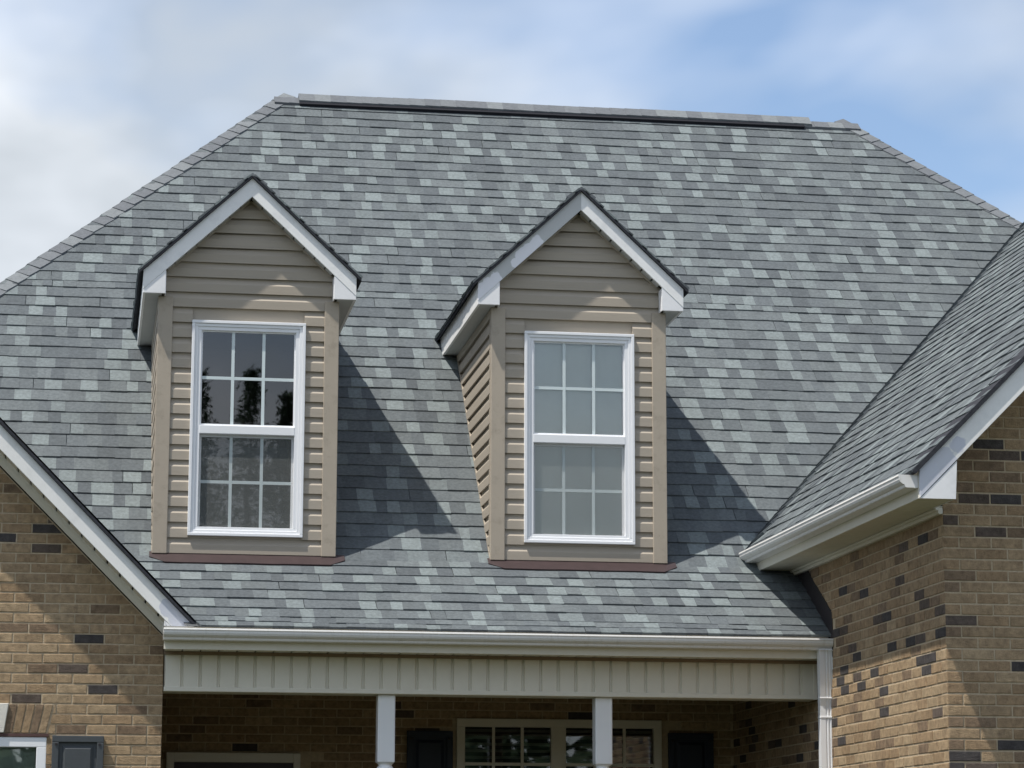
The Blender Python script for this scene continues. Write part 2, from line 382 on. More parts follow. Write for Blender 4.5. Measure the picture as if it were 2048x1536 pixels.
# valley metal / closed valley strip: wing side last shingles lap onto the main slope
# hip and ridge caps
def cap_mesh(name, h, a, b, na, nb, wid, ln, t0, t1, m, nn):
    """bent cap: h along, a / b flange directions, nn lift direction at the fold"""
    mb = MB()
    def row(s, t):
        f = h*s+nn*t*1.15; return [f+a*wid+na*t-nn*t*.15, f, f+b*wid+nb*t-nn*t*.15]
    lo, hi = row(0, t0), row(ln, t1)
    flo = [a*wid-na*.004, nn*(-.006), b*wid-nb*.004]; fhi = [p+h*ln for p in flo]
    mb.add(lo+hi+flo+fhi, [(0, 1, 4, 3), (1, 2, 5, 4), (0, 6, 7, 1), (1, 7, 8, 2), (0, 3, 9, 6), (2, 8, 11, 5), (3, 4, 10, 9), (4, 5, 11, 10)])
    me = mb.mesh(name, m); return fix(me)
for sx, x0 in ((1, xe_l), (-1, xe_r)):
    h = Vector((sx, 1, m1)).normalized()
    na = N1; nb = Vector((-sx*m1, 0, 1)).normalized()
    a = na.cross(h); a = a if a.dot(Vector((sx, 0, 0))) > 0 else -a; b = nb.cross(h); b = b if b.dot(Vector((-sx, 0, 0))) < 0 or b.y > 0 else -b
    if b.y < 0: b = -b
    me = cap_mesh('hip_shingle', h, a, b, na, nb, .125, E_+.04, .013, .006, M_cap, (na+nb).normalized())
    tot = (Vector((XL if sx > 0 else XR, YR, ZR))-Vector((x0, fy, 0))).length; k = 0
    while k*E_ < tot-.02:
        p = Vector((x0, fy, 0))+h*(k*E_)
        if p.z > .6 and (sx > 0 or p.x < 9.5): link('hip_shingle', me, roof, loc=p+Vector((RND.uniform(-.004, .004), 0, RND.uniform(-.002, .002))))
        k += 1
nb = Vector((0, m1, 1)).normalized(); down_f = -V1; down_b = Vector((0, 1, -m1))/s1
flat = cap_mesh('ridge_shingle', Vector((1, 0, 0)), down_f, down_b, N1, nb, .13, E_+.01, .020, .018, M_cap, Vector((0, 0, 1)))
for x in list(np.arange(XL-.02, 1.25, E_*.9))+list(np.arange(5.98, XR-.10, E_)):
    link('ridge_shingle', flat, roof, loc=(x, YR, ZR))
vent = MB()
for s_, dv in ((1, down_f), (-1, down_b)):
    nn = N1 if s_ > 0 else nb
    for (t0, t1, w0) in ((.006, .040, .138),):
        p = Vector((1.27, YR, ZR)); q = Vector((6.02, YR, ZR))
        vent.add([p+nn*t0, p+dv*w0+nn*t0, p+dv*w0+nn*t1, p+nn*t1, q+nn*t0, q+dv*w0+nn*t0, q+dv*w0+nn*t1, q+nn*t1],
                 [(0, 1, 2, 3), (7, 6, 5, 4), (1, 5, 6, 2), (3, 2, 6, 7)])
obj('ridge_vent', vent, M_vent_gap, roof)
rc = cap_mesh('ridge_shingle', Vector((1, 0, 0)), down_f, down_b, N1, nb, .142, E_+.03, .0125, .0105, M_cap, Vector((0, 0, 1)))
k = 0
for x in np.arange(1.262, 5.93, E_):
    link('ridge_shingle', rc, roof, loc=(x, YR, ZR+.050+.003*math.sin(x*3))); k += 1

# ------------------------------------------------------------------ brick walls
BC = .0677; BH = BC-.0095; BW_ = .203; BL = BW_-.0095; HD = .0925
def brick_mesh(w, h=BH, d0=.0042):
    mb = MB(); c = .0035
    fr = [(c, d0, c), (w-c, d0, c), (w-c, d0, h-c), (c, d0, h-c)]; md = [(0, d0-.0022, 0), (w, d0-.0022, 0), (w, d0-.0022, h), (0, d0-.0022, h)]; bk = [(p[0], -.012, p[2]) for p in md]
    mb.add(fr+md+bk, [(0, 1, 2, 3)]+[(i, i+4, (i+1) % 4+4, (i+1) % 4) for i in range(4)]+[(i+4, i+8, (i+1) % 4+8, (i+1) % 4+4) for i in range(4)])
    return mb
BM = {}
for w in (BL, HD): BM[round(w, 4)] = (brick_mesh(w), [brick_mesh(w).mesh('brick', q) for q in M_brT])
BR = []
OCCB = {'left': [[(0, 845), (0, 935), (330, 1262), (400, 1250)], [(-5, 1405), (112, 1405), (96, 1536), (-5, 1536)], [(101, 1472), (210, 1472), (210, 1540), (101, 1540)]],
        'side': [[(1480, 1120), (1840, 940), (1885, 1026), (1590, 1160)], [(1300, 1272), (1670, 1272), (1672, 1540), (1300, 1540)]], 'front': [[(1840, 990), (1915, 1000), (2048, 785), (2048, 600), (1800, 900)]], 'porch': [[(0, 0), (2048, 0), (2048, 1405), (0, 1395)]]}
def brick_wall(key, parent, origin, u, n, ulen, z0, z1, start, hps=[], skip=None, rest=None, hpf=None):
    origin, u, n = Vector(origin), Vector(u), Vector(n); c = 0; z = z0
    while z < z1:
        uu = 0.; first = start[c % 2]
        while uu < ulen:
            w = first if uu == 0. else BL
            u0 = uu; uu += w+.0095
            w_ = min(w, ulen-u0)
            if w_ < .02: continue
            quad = [(u0, z), (u0+w_, z), (u0+w_, z+BH), (u0, z+BH)]
            cen = origin+u*(u0+w_/2)+Vector((0, 0, z+BH/2-origin.z))
            if skip and skip(cen, u0, u0+w_, z): continue
            cl = clip2(quad, hps+(hpf(cen, z) if hpf else []))
            if len(cl) < 3 or area(cl) < .0004: continue
            pr = RND.uniform(-.0018, .0022)
            nzv = noise_.noise(Vector((cen.x*1.3+3, cen.y*1.3, cen.z*2.2+.7)))
            x_ = RND.random(); pd = (max(.012, .02+.30*max(0, nzv-.12)) if key in ('left', 'porch') else max(.03, .05+.55*max(0, nzv-.05)))
            tone = 0 if x_ < pd*.6 else 1 if x_ < pd*1.15 else 2 if x_ < pd*1.15+.10 else RND.choice((3, 3, 4, 4, 4, 5))
            if len(cl) == 4 and abs(area(cl)-area(quad)) < 1e-8 and round(w_, 4) in BM:
                rx = RND.uniform(-.006, .006)
                Mx = Matrix(((u.x, n.x, 0, 0), (u.y, n.y, 0, 0), (0, 0, 1, 0), (0, 0, 0, 1))) @ Matrix.Rotation(rx, 4, 'Y')
                Mx.translation = origin+u*u0+Vector((0, 0, z-origin.z+RND.uniform(-.001, .001)))+n*pr
                q = [pix(origin+u*a_+Vector((0, 0, b_-origin.z))) for a_, b_ in quad]
                cx = sum(p[0] for p in q)/4; cy = sum(p[1] for p in q)/4; a = 0
                if 12 < cx < 2036 and 0 < cy < 1524 and not any(inside((cx, cy), o) for o in OCCB[key]): a = area(q)*(.3 if key == 'porch' else 1)
                BR.append((a, parent, Mx, round(w_, 4), rest, tone))
            else:
                k = len(cl)
                fv = [origin+u*p[0]+Vector((0, 0, p[1]-origin.z))+n*(.0042+pr) for p in cl]; bv = [p-n*.018 for p in fv]
                rest.add(fv+bv, [tuple(range(k))]+[(i, i+k, (i+1) % k+k, (i+1) % k) for i in range(k)], tone)
        z += BC; c += 1
HDs = HD
# left gable wall (mortar slab) -- corner at X = .012
LZ1 = .20
lw = MB(); XLE = -4.35
zl = -.487-3*BC; LW0, LW1 = -1.54, -.752; zh = zl-.024
lw.prism([(.012, zh), (.012, -.03), (LRX, -.03-LRX+.012), (XLE, -.03-LRX+(XLE-LRX)), (XLE, zh)], YL, YL+.2)
lw.box(LW1, .012, YL, YL+.2, GZ, zh); lw.box(XLE, LW0, YL, YL+.2, GZ, zh); lw.box(LW0, LW1, YL, YL+.2, GZ, -2.2)
lwall = obj('gable_wall', lw, M_mortar, house)
restL = MB(); zL0 = -.487-BC*36
LW0, LW1 = -1.54, -.752
def skipL(c, a, b, z):
    x1, x0 = .012-a, .012-b
    if z > -.49 and False: return True
    if -.70 < z+.02 < -.49 and x0 < -.70+.0 and x1 > -1.7: return x0 < -.75 and x1 < -.55 or False
    if z < -.69 and x1 < LW1+.02 and x0 > LW0-.2: return True
    return False
# bricks run from the corner leftwards; lintel zone cut with a separate pass
def left_pass(za, zb, ulen, start, hps=[]):
    brick_wall('left', lwall, (.012, YL, za), (-1, 0, 0), (0, -1, 0), ulen, za, zb, start, hps+[(-1, 1, -.012-.03+.0)], None, restL)
nup = 42
z = -.487
left_pass(z, z+BC*nup-.001, 4.36, (BL, HD), [(1, 1, 4.2-.03+.012)])
# three courses beside the flat arch: slanted end from (-.70,-.487) to (-.747,-.684)
zl = z-3*BC
sl_ = (.712-.756)/(3*BC)
brick_wall('left', lwall, (.012, YL, zl), (-1, 0, 0), (0, -1, 0), 1.2, zl, z-.001, (HD, BL), [(1, sl_*-1*-1, .756+sl_*-zl*-1*-1+.006) if False else (1, (.756-.712)/(3*BC), .756+(.756-.712)/(3*BC)*zl+.002)], None, restL)
zlow = zl-34*BC
brick_wall('left', lwall, (.012, YL, zlow), (-1, 0, 0), (0, -1, 0), .765, zlow, zl-.001, (BL, HD), [], None, restL)
brick_wall('left', lwall, (XLE, YL, zlow), (1, 0, 0), (0, -1, 0), LW0-XLE, zlow, zl-.001, (BL, HD), [], None, restL)
brick_wall('left', lwall, (XLE, YL, zl), (1, 0, 0), (0, -1, 0), 4, zl, z-.001, (HD, BL), [(1, .216, -1.57-XLE+.216*zl)], None, restL)
brick_wall('left', lwall, (LW1, YL, zlow), (-1, 0, 0), (0, -1, 0), LW1-LW0, zlow, -2.2, (BL, HD), [], None, restL)
# upper rows beyond eleven courses reach under the rake
# right wing front wall and side wall
fw = MB(); rx1 = 2*WRX-W
fw.prism([(W, GZ), (W, .83), (WRX, .83+(WRX-W)*m2), (rx1, .83), (rx1, GZ)], -B, -B+.16)
fwall = obj('wing_front_wall', fw, M_mortar, house)
restF = MB(); zf0 = -.20-BC*44
brick_wall('front', fwall, (W, -B, zf0), (1, 0, 0), (0, -1, 0), WRX-W, zf0, 4.4, (HD, BL), [(-m2, 1, .81)], None, restF)
sw = MB(); sw.prism([(-B+.16, GZ), (-B+.16, .62), (3.9, .62), (3.9, GZ)], W, W+.16, 'yz')
swall = obj('wing_side_wall', sw, M_mortar, house)
restS = MB()
def clipS(c, z):
    if z < -.12 or c.y < .045: return []
    # v >= zporch(y)+.17 with y = u-B
    return [(mpq, -1, -(ZP0+mpq*(-B-Y0)+.17))]
# zone in front of the porch roof (full height)
brick_wall('side', swall, (W, -B, zf0), (0, 1, 0), (-1, 0, 0), 6.2, zf0, .60, (BL, HD), [], None, restS, clipS)
BR.sort(key=lambda t: -t[0])
for j, (a, pa, Mx, w, rest, tn) in enumerate(BR):
    if j < 300 and a > 0: link('brick', BM[w][1][tn], pa, mw=Mx)
    else: rest.add([Mx @ Vector(p) for p in BM[w][0].v], BM[w][0].f, tn)
# other walls of the body (out of view, plain)
# porch back wall with its own bricks
PY = 3.0; KP = (PY-CAM.y)/(2.0-CAM.y)
pX = lambda x: CAM.x+(x-CAM.x)*KP
pZ = lambda q: CAM.z+(q-CAM.z)*KP
pbw = MB(); wa, wb, wt, wbt = pX(2.26), pX(3.785), pZ(-.48), pZ(-2.08)
pbw.box(-.4, W, PY, PY+.2, wt, .0); pbw.box(-.4, wa, PY, PY+.2, GZ, wt); pbw.box(wb, W, PY, PY+.2, GZ, wt); pbw.box(wa, wb, PY, PY+.2, GZ, wbt); pwall = obj('porch_back_wall', pbw, M_mortar, house)
restP = MB(); BR2 = BR; BR = []
def skipP(c, a, b, z):
    x0, x1 = .02+a, .02+b
    if x1 > pX(.09) and x0 < pX(1.08) and z < pZ(-.74): return True
    if x1 > pX(2.24) and x0 < pX(3.80) and pZ(-2.12) < z < pZ(-.47): return True
    return False
zp0 = pZ(-.463)-BC*36
brick_wall('porch', pwall, (.02, PY, zp0), (1, 0, 0), (0, -1, 0), W-.02, zp0, -.1, (BL, HD), [], skipP, restP)
for (a, pa, Mx, w, rest, tn) in BR: rest.add([Mx @ Vector(p) for p in BM[w][0].v], BM[w][0].f, tn)
for mb, pa in ((restL, lwall), (restF, fwall), (restS, swall), (restP, pwall)):
    obj('brick_field', mb, M_brT, pa, stuff=True, norm=False)
ow = MB(); ow.box(xe_l+.3, xe_l+.5, fy+.6, yk-.3, GZ, .0); ow.box(xe_l+.3, xe_r-.3, yk-.5, yk-.3, GZ, 0); ow.box(xe_r-.5, xe_r-.3, fy+.6, yk-.3, GZ, 0); ow.box(rx1-.16, rx1, -B+.16, 2.6, GZ, .62)
obj('outer_wall', ow, M_brick, house)
# inner return of the left gable wall inside the porch
rt = MB(); rt.box(-.19, .010, YL+.2, PY, GZ, -.05); obj('porch_return_wall', rt, M_brick, house)

# ------------------------------------------------------------------ flat arch, window and shutter on the gable wall
arch = obj('flat_arch', MB().prism([(-.752, zl), (-.708, z-.004), (-1.592, z-.004), (-1.548, zl)], YL-.001, YL+.02), M_mortar, house)
xs0, xs1 = (-.757, -.714)          # bottom/top of the right end
n = 5; key0, key1 = -1.035, -1.008  # keystone right edge bottom/top
for side in (1, -1):
    for i in range(n):
        f0, f1 = i/n, (i+1)/n
        b0 = key0+(xs0-key0)*f0; b1 = key0+(xs0-key0)*f1; t0 = key1+(xs1-key1)*f0; t1 = key1+(xs1-key1)*f1
        q = [(b0+.004, zl+.003), (b1-.005, zl+.003), (t1-.005, z-.011), (t0+.004, z-.011)]
        if side < 0: q = [(-2.3-x, zz) for x, zz in q][::-1]
        obj('brick', MB().prism(q, YL-.008-RND.uniform(0, .003), YL+.01), M_brT[RND.choice((2, 3, 3, 4))], arch, bevel=.002)
obj('keystone', MB().prism([(-1.265, zl+.002), (-1.037, zl+.002), (-1.010, z-.006), (-1.292, z-.006)], YL-.025, YL+.01), M_key, arch, bevel=.004)
obj('steel_lintel', MB().box(-1.60, -.74, YL-.012, YL+.05, zl-.022, zl-.002), M_steel, arch)

def frame_ring(x0, x1, z0, z1, w, y0, y1):
    mb = MB(); mb.box(x0, x1, y0, y1, z1-w, z1); mb.box(x0, x1, y0, y1, z0, z0+w)
    mb.box(x0, x0+w, y0, y1, z0+w, z1-w); mb.box(x1-w, x1, y0, y1, z0+w, z1-w); return mb
wl = obj('window', frame_ring(LW0, LW1, -2.2, zl-.026, .066, YL-.005, YL+.06), M_win, house, bevel=.004)
obj('pane', MB().box(LW0+.06, LW1-.06, YL+.035, YL+.040, -2.15, zl-.085), M_glass, wl, label='grey green window glass')
obj('roller_shade', MB().box(LW0+.05, LW1-.05, YL+.075, YL+.08, -2.18, zl-.03), mat('sage_shade', (.40, .47, .40), .8, .05, 3), wl)
def shutter(x0, x1, ztop, zbot, y, m, name='shutter'):
    s = obj(name, MB().box(x0, x1, y-.012, y, zbot, ztop), m, house, bevel=.003)
    obj('frame', frame_ring(x0, x1, zbot, ztop, .045, y-.034, y-.012), m, s, bevel=.004)
    w = x1-x0
    mb = MB(); a = .066; b_ = .088
    o = [(x0+a, zbot+a), (x1-a, zbot+a), (x1-a, ztop-a), (x0+a, ztop-a)]; i = [(x0+b_, zbot+b_), (x1-b_, zbot+b_), (x1-b_, ztop-b_), (x0+b_, ztop-b_)]
    mb.add([(p[0], y-.012, p[1]) for p in o]+[(p[0], y-.027, p[1]) for p in i], [(4, 5, 6, 7)]+[(k, (k+1) % 4, (k+1) % 4+4, k+4) for k in range(4)])
    obj('raised_panel', mb, m, s)
    for sx in (x0+.028, x1-.028):
        mb = MB(); ring = [(sx+.009*math.cos(t), ztop-.058+.009*math.sin(t)) for t in np.linspace(0, 2*math.pi, 10, endpoint=False)]
        obj('screw', mb.prism(ring, y-.039, y-.033), M_dflash, s)
    return s
shutter(-.715, -.372, zl-.014, -2.2, YL-.010, M_shut)

# ------------------------------------------------------------------ rakes of the left gable
def left_rake():
    p = obj('gable_rake', MB().prism([(.205, .020), (LRX, .242-LRX), (LRX, .07-LRX), (.05, .020)], YLF, YLF+.022), M_rake3, house, bevel=.002)
    obj('rake_board', MB().prism([(LRX, .242-LRX), (2*LRX-.205, .02), (2*LRX-.05, .02), (LRX, .07-LRX)], YLF, YLF+.022), M_rake3, p)
    obj('corner_return', MB().prism([(.008, .022), (.052, .022), (.008, .058)], YLF+.003, YLF+.025), M_white, p)
    obj('corner_return', MB().prism([(.004, .022), (.010, .022), (.010, .186-.13), (.004, .186-.13)], YLF-.003, YL), M_white, p)
    # rake soffit: short panels with gaps
    d_ = Vector((-1, 0, 1)).normalized(); st = Vector((.045, YLF+.022, .025)); k = 0
    while k < 24:
        a0 = st+d_*(k*.124); b0 = a0+d_*.106
        nn = Vector((1, 0, 1)).normalized()*.006
        mb = MB(); dy = Vector((0, YL-YLF-.022, 0))
        mb.add([a0, b0, b0+dy, a0+dy, a0+nn, b0+nn, b0+dy+nn, a0+dy+nn], [(0, 1, 2, 3), (4, 7, 6, 5), (0, 4, 5, 1), (1, 5, 6, 2), (2, 6, 7, 3), (3, 7, 4, 0)])
        obj('soffit_panel', mb, M_sof, p)
        mb2 = MB(); mb2.add([(2*LRX-v[0], v[1], v[2]) for v in mb.v], mb.f); obj('soffit_panel', mb2, M_sof, p); k += 1
    nn = Vector((1, 0, 1)).normalized()
    mb = MB(); a0 = st+nn*.011; b0 = st+d_*3.0+nn*.011
    mb.add([a0, b0, b0+Vector((0, .26, 0)), a0+Vector((0, .26, 0))], [(0, 1, 2, 3)]); obj('soffit_gap_shade', mb, M_vent_gap, p)  # black sheet stands for the shaded void above the panel gaps
    obj('frieze_trim', MB().prism([(.012, .058), (LRX, .072-LRX), (LRX, -.005-LRX), (.012, -.02)], YL-.022, YL-.002), M_sof, p)
    obj('frieze_bead', MB().prism([(.010, .062), (LRX, .076-LRX), (LRX, .048-LRX), (.010, .034)], YL-.036, YL-.022), M_sof, p)
    # shingle edge
    obj('shingle_edge', MB().prism([(.228, .022), (LRX, .276-LRX), (LRX, .244-LRX), (.205, .022)], YLF-.025, YLF+.35), M_edge, p)
left_rake()
gr = MB(); yy = YB+.2
gr.add([(.225, YLF-.02, .045), (LRX, YLF-.02, .285-LRX), (LRX, 3.2, .285-LRX), (.225, .4, .045)], [(0, 1, 2, 3)])
gr.add([(2*LRX-.225, YLF-.02, .045), (LRX, YLF-.02, .285-LRX), (LRX, 3.2, .285-LRX), (2*LRX-.225, .4, .045)], [(0, 1, 2, 3)])
obj('gable_roof', gr, M_sh, house)

# ------------------------------------------------------------------ porch eave: gutter, fascia, soffit, beam
GP = [(.014, -.003), (.010, 0), (.0, 0), (-.002, -.010), (.003, -.016), (.004, -.030), (.010, -.043), (.024, -.054), (.036, -.059), (.040, -.072), (.044, -.076), (.118, -.078), (.118, -.002)]
def gutter(name, p0, p1, ax, mirror_caps=True):
    mb = MB().sweep(GP, p0, p1, ax)
    o = obj(name, mb, M_gut, house, norm=False)
    sol = o.modifiers.new('t', 'SOLIDIFY'); sol.thickness = .002; sol.offset = 0
    up = Vector((0, 0, 1))
    for q, sgn in ((p0, 1), (p1, -1)):
        q = Vector(q); pts = [q+ax*a+up*b for a, b in GP[1:]]; dirv = (Vector(p1)-Vector(p0)).normalized()*sgn
        m_ = MB(); k = len(pts); m_.add([v+dirv*.001 for v in pts]+[v-dirv*.004 for v in pts], [tuple(range(k)), tuple(range(2*k-1, k-1, -1))]+[(i, i+k, (i+1) % k+k, (i+1) % k) for i in range(k)])
        obj('end_cap', m_, M_gut, o)
    return o
pg = gutter('gutter', (.002, 0, 0), (W-.008, 0, -.001), Vector((0, 1, 0)))
obj('seam', MB().sweep([(a-.0025, b-.0015) for a, b in GP[2:-1]], (2.165, 0, 0), (2.185, 0, 0), Vector((0, 1, 0))), M_gut, pg)
fas = obj('fascia', MB().box(.006, W-.004, .120, .140, -.133, .02), M_sof, house, bevel=.002)
sof = obj('soffit', MB().box(.014, W-.004, .141, YL+.12, -.100, -.095), M_vent_gap, house)  # black backing, painted shade seen between the soffit panels
for k in range(37):
    x = .018+k*.1235
    if x+.114 < W: obj('soffit_panel', MB().box(x, x+.1135, .142, YL+.01, -.126, -.102), M_sof, sof)
obj('soffit_channel', MB().box(.014, W-.004, YL-.025, YL-.004, -.150, -.128), M_chan, sof)
YBM = YL+.012
beam = obj('porch_beam', MB().box(.020, 4.575, YBM, YBM+.2, -.392, -.13), M_sof, house)
for k in range(37):
    x = .022+k*.1235
    x1 = min(x+.112, 4.575)
    mb = MB(); c = .006
    mb.prism([(x, YBM), (x+c, YBM-.016), (x1-c, YBM-.016), (x1, YBM)], -.366, -.135, 'xy')
    obj('beam_panel', mb, M_sof, beam)
obj('bottom_trim', MB().box(.018, 4.578, YBM-.022, YBM+.0, -.397, -.366), M_sof, beam, bevel=.003)
obj('bottom_skin', MB().box(.018, 4.578, YBM+.0, YBM+.2, -.399, -.394), M_sof, beam)
obj('end_trim', MB().box(4.557, 4.580, YBM-.023, YBM, -.398, -.135), M_sof, beam)
obj('porch_ceiling', MB().box(.012, W, YBM+.2, PY, -.20, -.18), M_ceil, house)
obj('porch_floor', MB().box(-.1, W, .3, PY, GZ, -2.95), M_conc, house)
obj('flashing', MB().prism([(Y0-.02, ZP0-.14), (Y0-.02, zporch(Y0)+.17), (1.0, zporch(1.0)+.17), (1.0, zporch(1.0)-.05)], W-.007, W-.001, 'yz'), M_dflash, house, label='dark step flashing against the brick')
# posts
def post(cx):
    p = MB(); h = .0605; yc = YBM+.085
    base = GZ+.3
    # square head
    p.box(cx-h, cx+h, yc-h, yc+h, -.862, -.400)
    o = obj('porch_post', p, M_win, house, bevel=.008)
    prof = [(.0605, -.862), (.050, -.872), (.044, -.880), (.056, -.892), (.060, -.905), (.056, -.918), (.046, -.93), (.046, -.95), (.052, -1.1), (.058, -1.5), (.050, -1.86), (.046, -1.9), (.060, -1.92), (.060, -1.95)]
    mb = MB(); n = 24; vs = []; fs = []
    for r, zz in prof:
        for k in range(n): vs.append((cx+r*math.cos(2*math.pi*k/n), yc+r*math.sin(2*math.pi*k/n), zz))
    for i in range(len(prof)-1):
        for k in range(n): fs.append((i*n+k, i*n+(k+1) % n, (i+1)*n+(k+1) % n, (i+1)*n+k))
    mb.add(vs, fs); obj('turned_shaft', mb, M_win, o, smooth=True)
    obj('foot', MB().box(cx-h, cx+h, yc-h, yc+h, -2.95, -1.95), M_win, o, bevel=.006)
post(1.543); post(3.062)
# downspout
def downspout():
    w2, dp = .046, .034
    sec = [(-w2, dp), (-w2, -dp), (-.010, -dp), (-.006, -dp+.006), (-.001, -dp+.006), (.003, -dp), (.012, -dp), (.016, -dp+.006), (.021, -dp+.006), (.025, -dp), (.032, -dp), (.036, -dp+.006), (.040, -dp+.004), (w2, -dp), (w2, dp)]
    path = [((4.553, .062, -.070), 0), ((4.555, .066, -.12), 0), ((4.566, .105, -.40), 0), ((4.570, .118, -.46), 0), ((4.570, .118, -3.1), 0)]
    mb = MB(); n = len(sec); vs = []; fs = []
    for (p, r) in path:
        for a, b in sec: vs.append((p[0]+a, p[1]+b, p[2]))
    for i in range(len(path)-1):
        for k in range(n): fs.append((i*n+k, i*n+(k+1) % n, (i+1)*n+(k+1) % n, (i+1)*n+k))
    mb.add(vs, fs); o = obj('downspout', mb, M_win, house)
    obj('outlet_collar', MB().box(4.500, 4.606-.006, .014, .112, -.083, -.0785), M_gut, o)
    obj('seam_band', MB().box(4.570-.049, 4.570+.049, .118-.037, .118+.037, -.545, -.53), M_win, o, bevel=.003)
    obj('elbow_band', MB().box(4.566-.048, 4.566+.049, .105-.036, .105+.037, -.412, -.400), M_win, o, bevel=.003)
downspout()

# ------------------------------------------------------------------ right wing eave and rake
xg = XF-.120
gutter('gutter', (xg, YW+.035, .717), (xg, 1.115, .717), Vector((1, 0, 0)))
obj('fascia', MB().box(XF, XF+.02, YW+.022, 1.10, .576, .755), M_sof, house, bevel=.002)
ws = obj('wing_soffit', MB().box(XF+.02, W-.002, -B, 1.03, .592, .597), M_vent_gap, house)  # black backing paints the shade in the panel grooves
k = 0
while YW+.03+k*.10 < .98:
    y = YW+.03+k*.10
    obj('soffit_panel', MB().prism([(y, .590), (y+.006, .578), (y+.038, .578), (y+.042, .586), (y+.046, .586), (y+.050, .578), (y+.080, .578), (y+.086, .590)], XF+.021, W-.001 if y > -B-.01 else XF+.212, 'yz'), M_sof, ws); k += 1
obj('frieze_trim', MB().box(W-.034, W-.004, -B-.012, .98, .540, .577), M_sof, ws, bevel=.004)
obj('frieze_bead', MB().box(W-.052, W-.034, -B-.02, .98, .560, .577), M_sof, ws, bevel=.004)
sl2 = 1.005
wr = obj('wing_rake', MB().prism([(XF, .577), (XF, .750), (WRX, .750+(WRX-XF)*sl2), (WRX, .567+(WRX-XF)*sl2)], YW, YW+.022), M_rake3, house, bevel=.002)
obj('rake_return', MB().prism([(XF+.001, .574), (XF+.220, .574), (XF+.232, .802)], YW+.003, YW+.025), M_white, wr)
obj('return_side', MB().prism([(YW+.025, .575), (-B, .575), (-B, .785), (YW+.025, .785)], XF+.213, XF+.222, 'yz'), M_white, wr)
obj('rake_board', MB().prism([(2*WRX-XF, .750), (WRX, .750+(WRX-XF)*sl2), (WRX, .567+(WRX-XF)*sl2), (2*WRX-XF, .567)], YW, YW+.022), M_rake3, wr)
obj('rake_soffit', MB().prism([(XF+.21, .575+.21), (WRX, .575+(WRX-XF)*sl2), (WRX, .585+(WRX-XF)*sl2), (XF+.21, .585+.21)], YW+.02, -B), M_sof, wr)
obj('frieze_trim', MB().prism([(W, .535+(W-XF)), (WRX, .535+(WRX-XF)*sl2), (WRX, .577+(WRX-XF)*sl2), (W, .577+(W-XF))], -B-.024, -B-.002), M_sof, wr)
obj('shingle_edge', MB().prism([(XF-.045, .722), (XF-.03, .716), (WRX, .753+(WRX-XF)*sl2), (WRX, .782+(WRX-XF)*sl2), (XF-.045, .740)], YW-.02, YW+.3), M_edge, wr)
# cut shingles running up the valley on the wing side
hv = Vector((1, m2/m1, m2)).normalized(); qv = N3.cross(hv); qv = qv if qv.y < 0 else -qv
vm = MB(); a0, b0 = hv*0, hv*.17
c = [a0+N3*.030, a0+qv*.13+hv*.02+N3*.030, b0+qv*.13+hv*.02+N3*.016, b0+N3*.016]
vm.add(c+[p-N3*.03 for p in c], [(0, 1, 2, 3), (0, 4, 5, 1), (1, 5, 6, 2), (3, 7, 4, 0)])
vms = [fix(vm.mesh('valley_shingle', q)) for q in M_shT[:4]]
xv = XF+.02; vp = Vector((xv, wy(xv)-.004, zwing(xv)))
for k in range(44): link('valley_shingle', vms[RND.randrange(4)], wroof, loc=vp+hv*(k*.138)+qv*RND.uniform(-.006, .006))

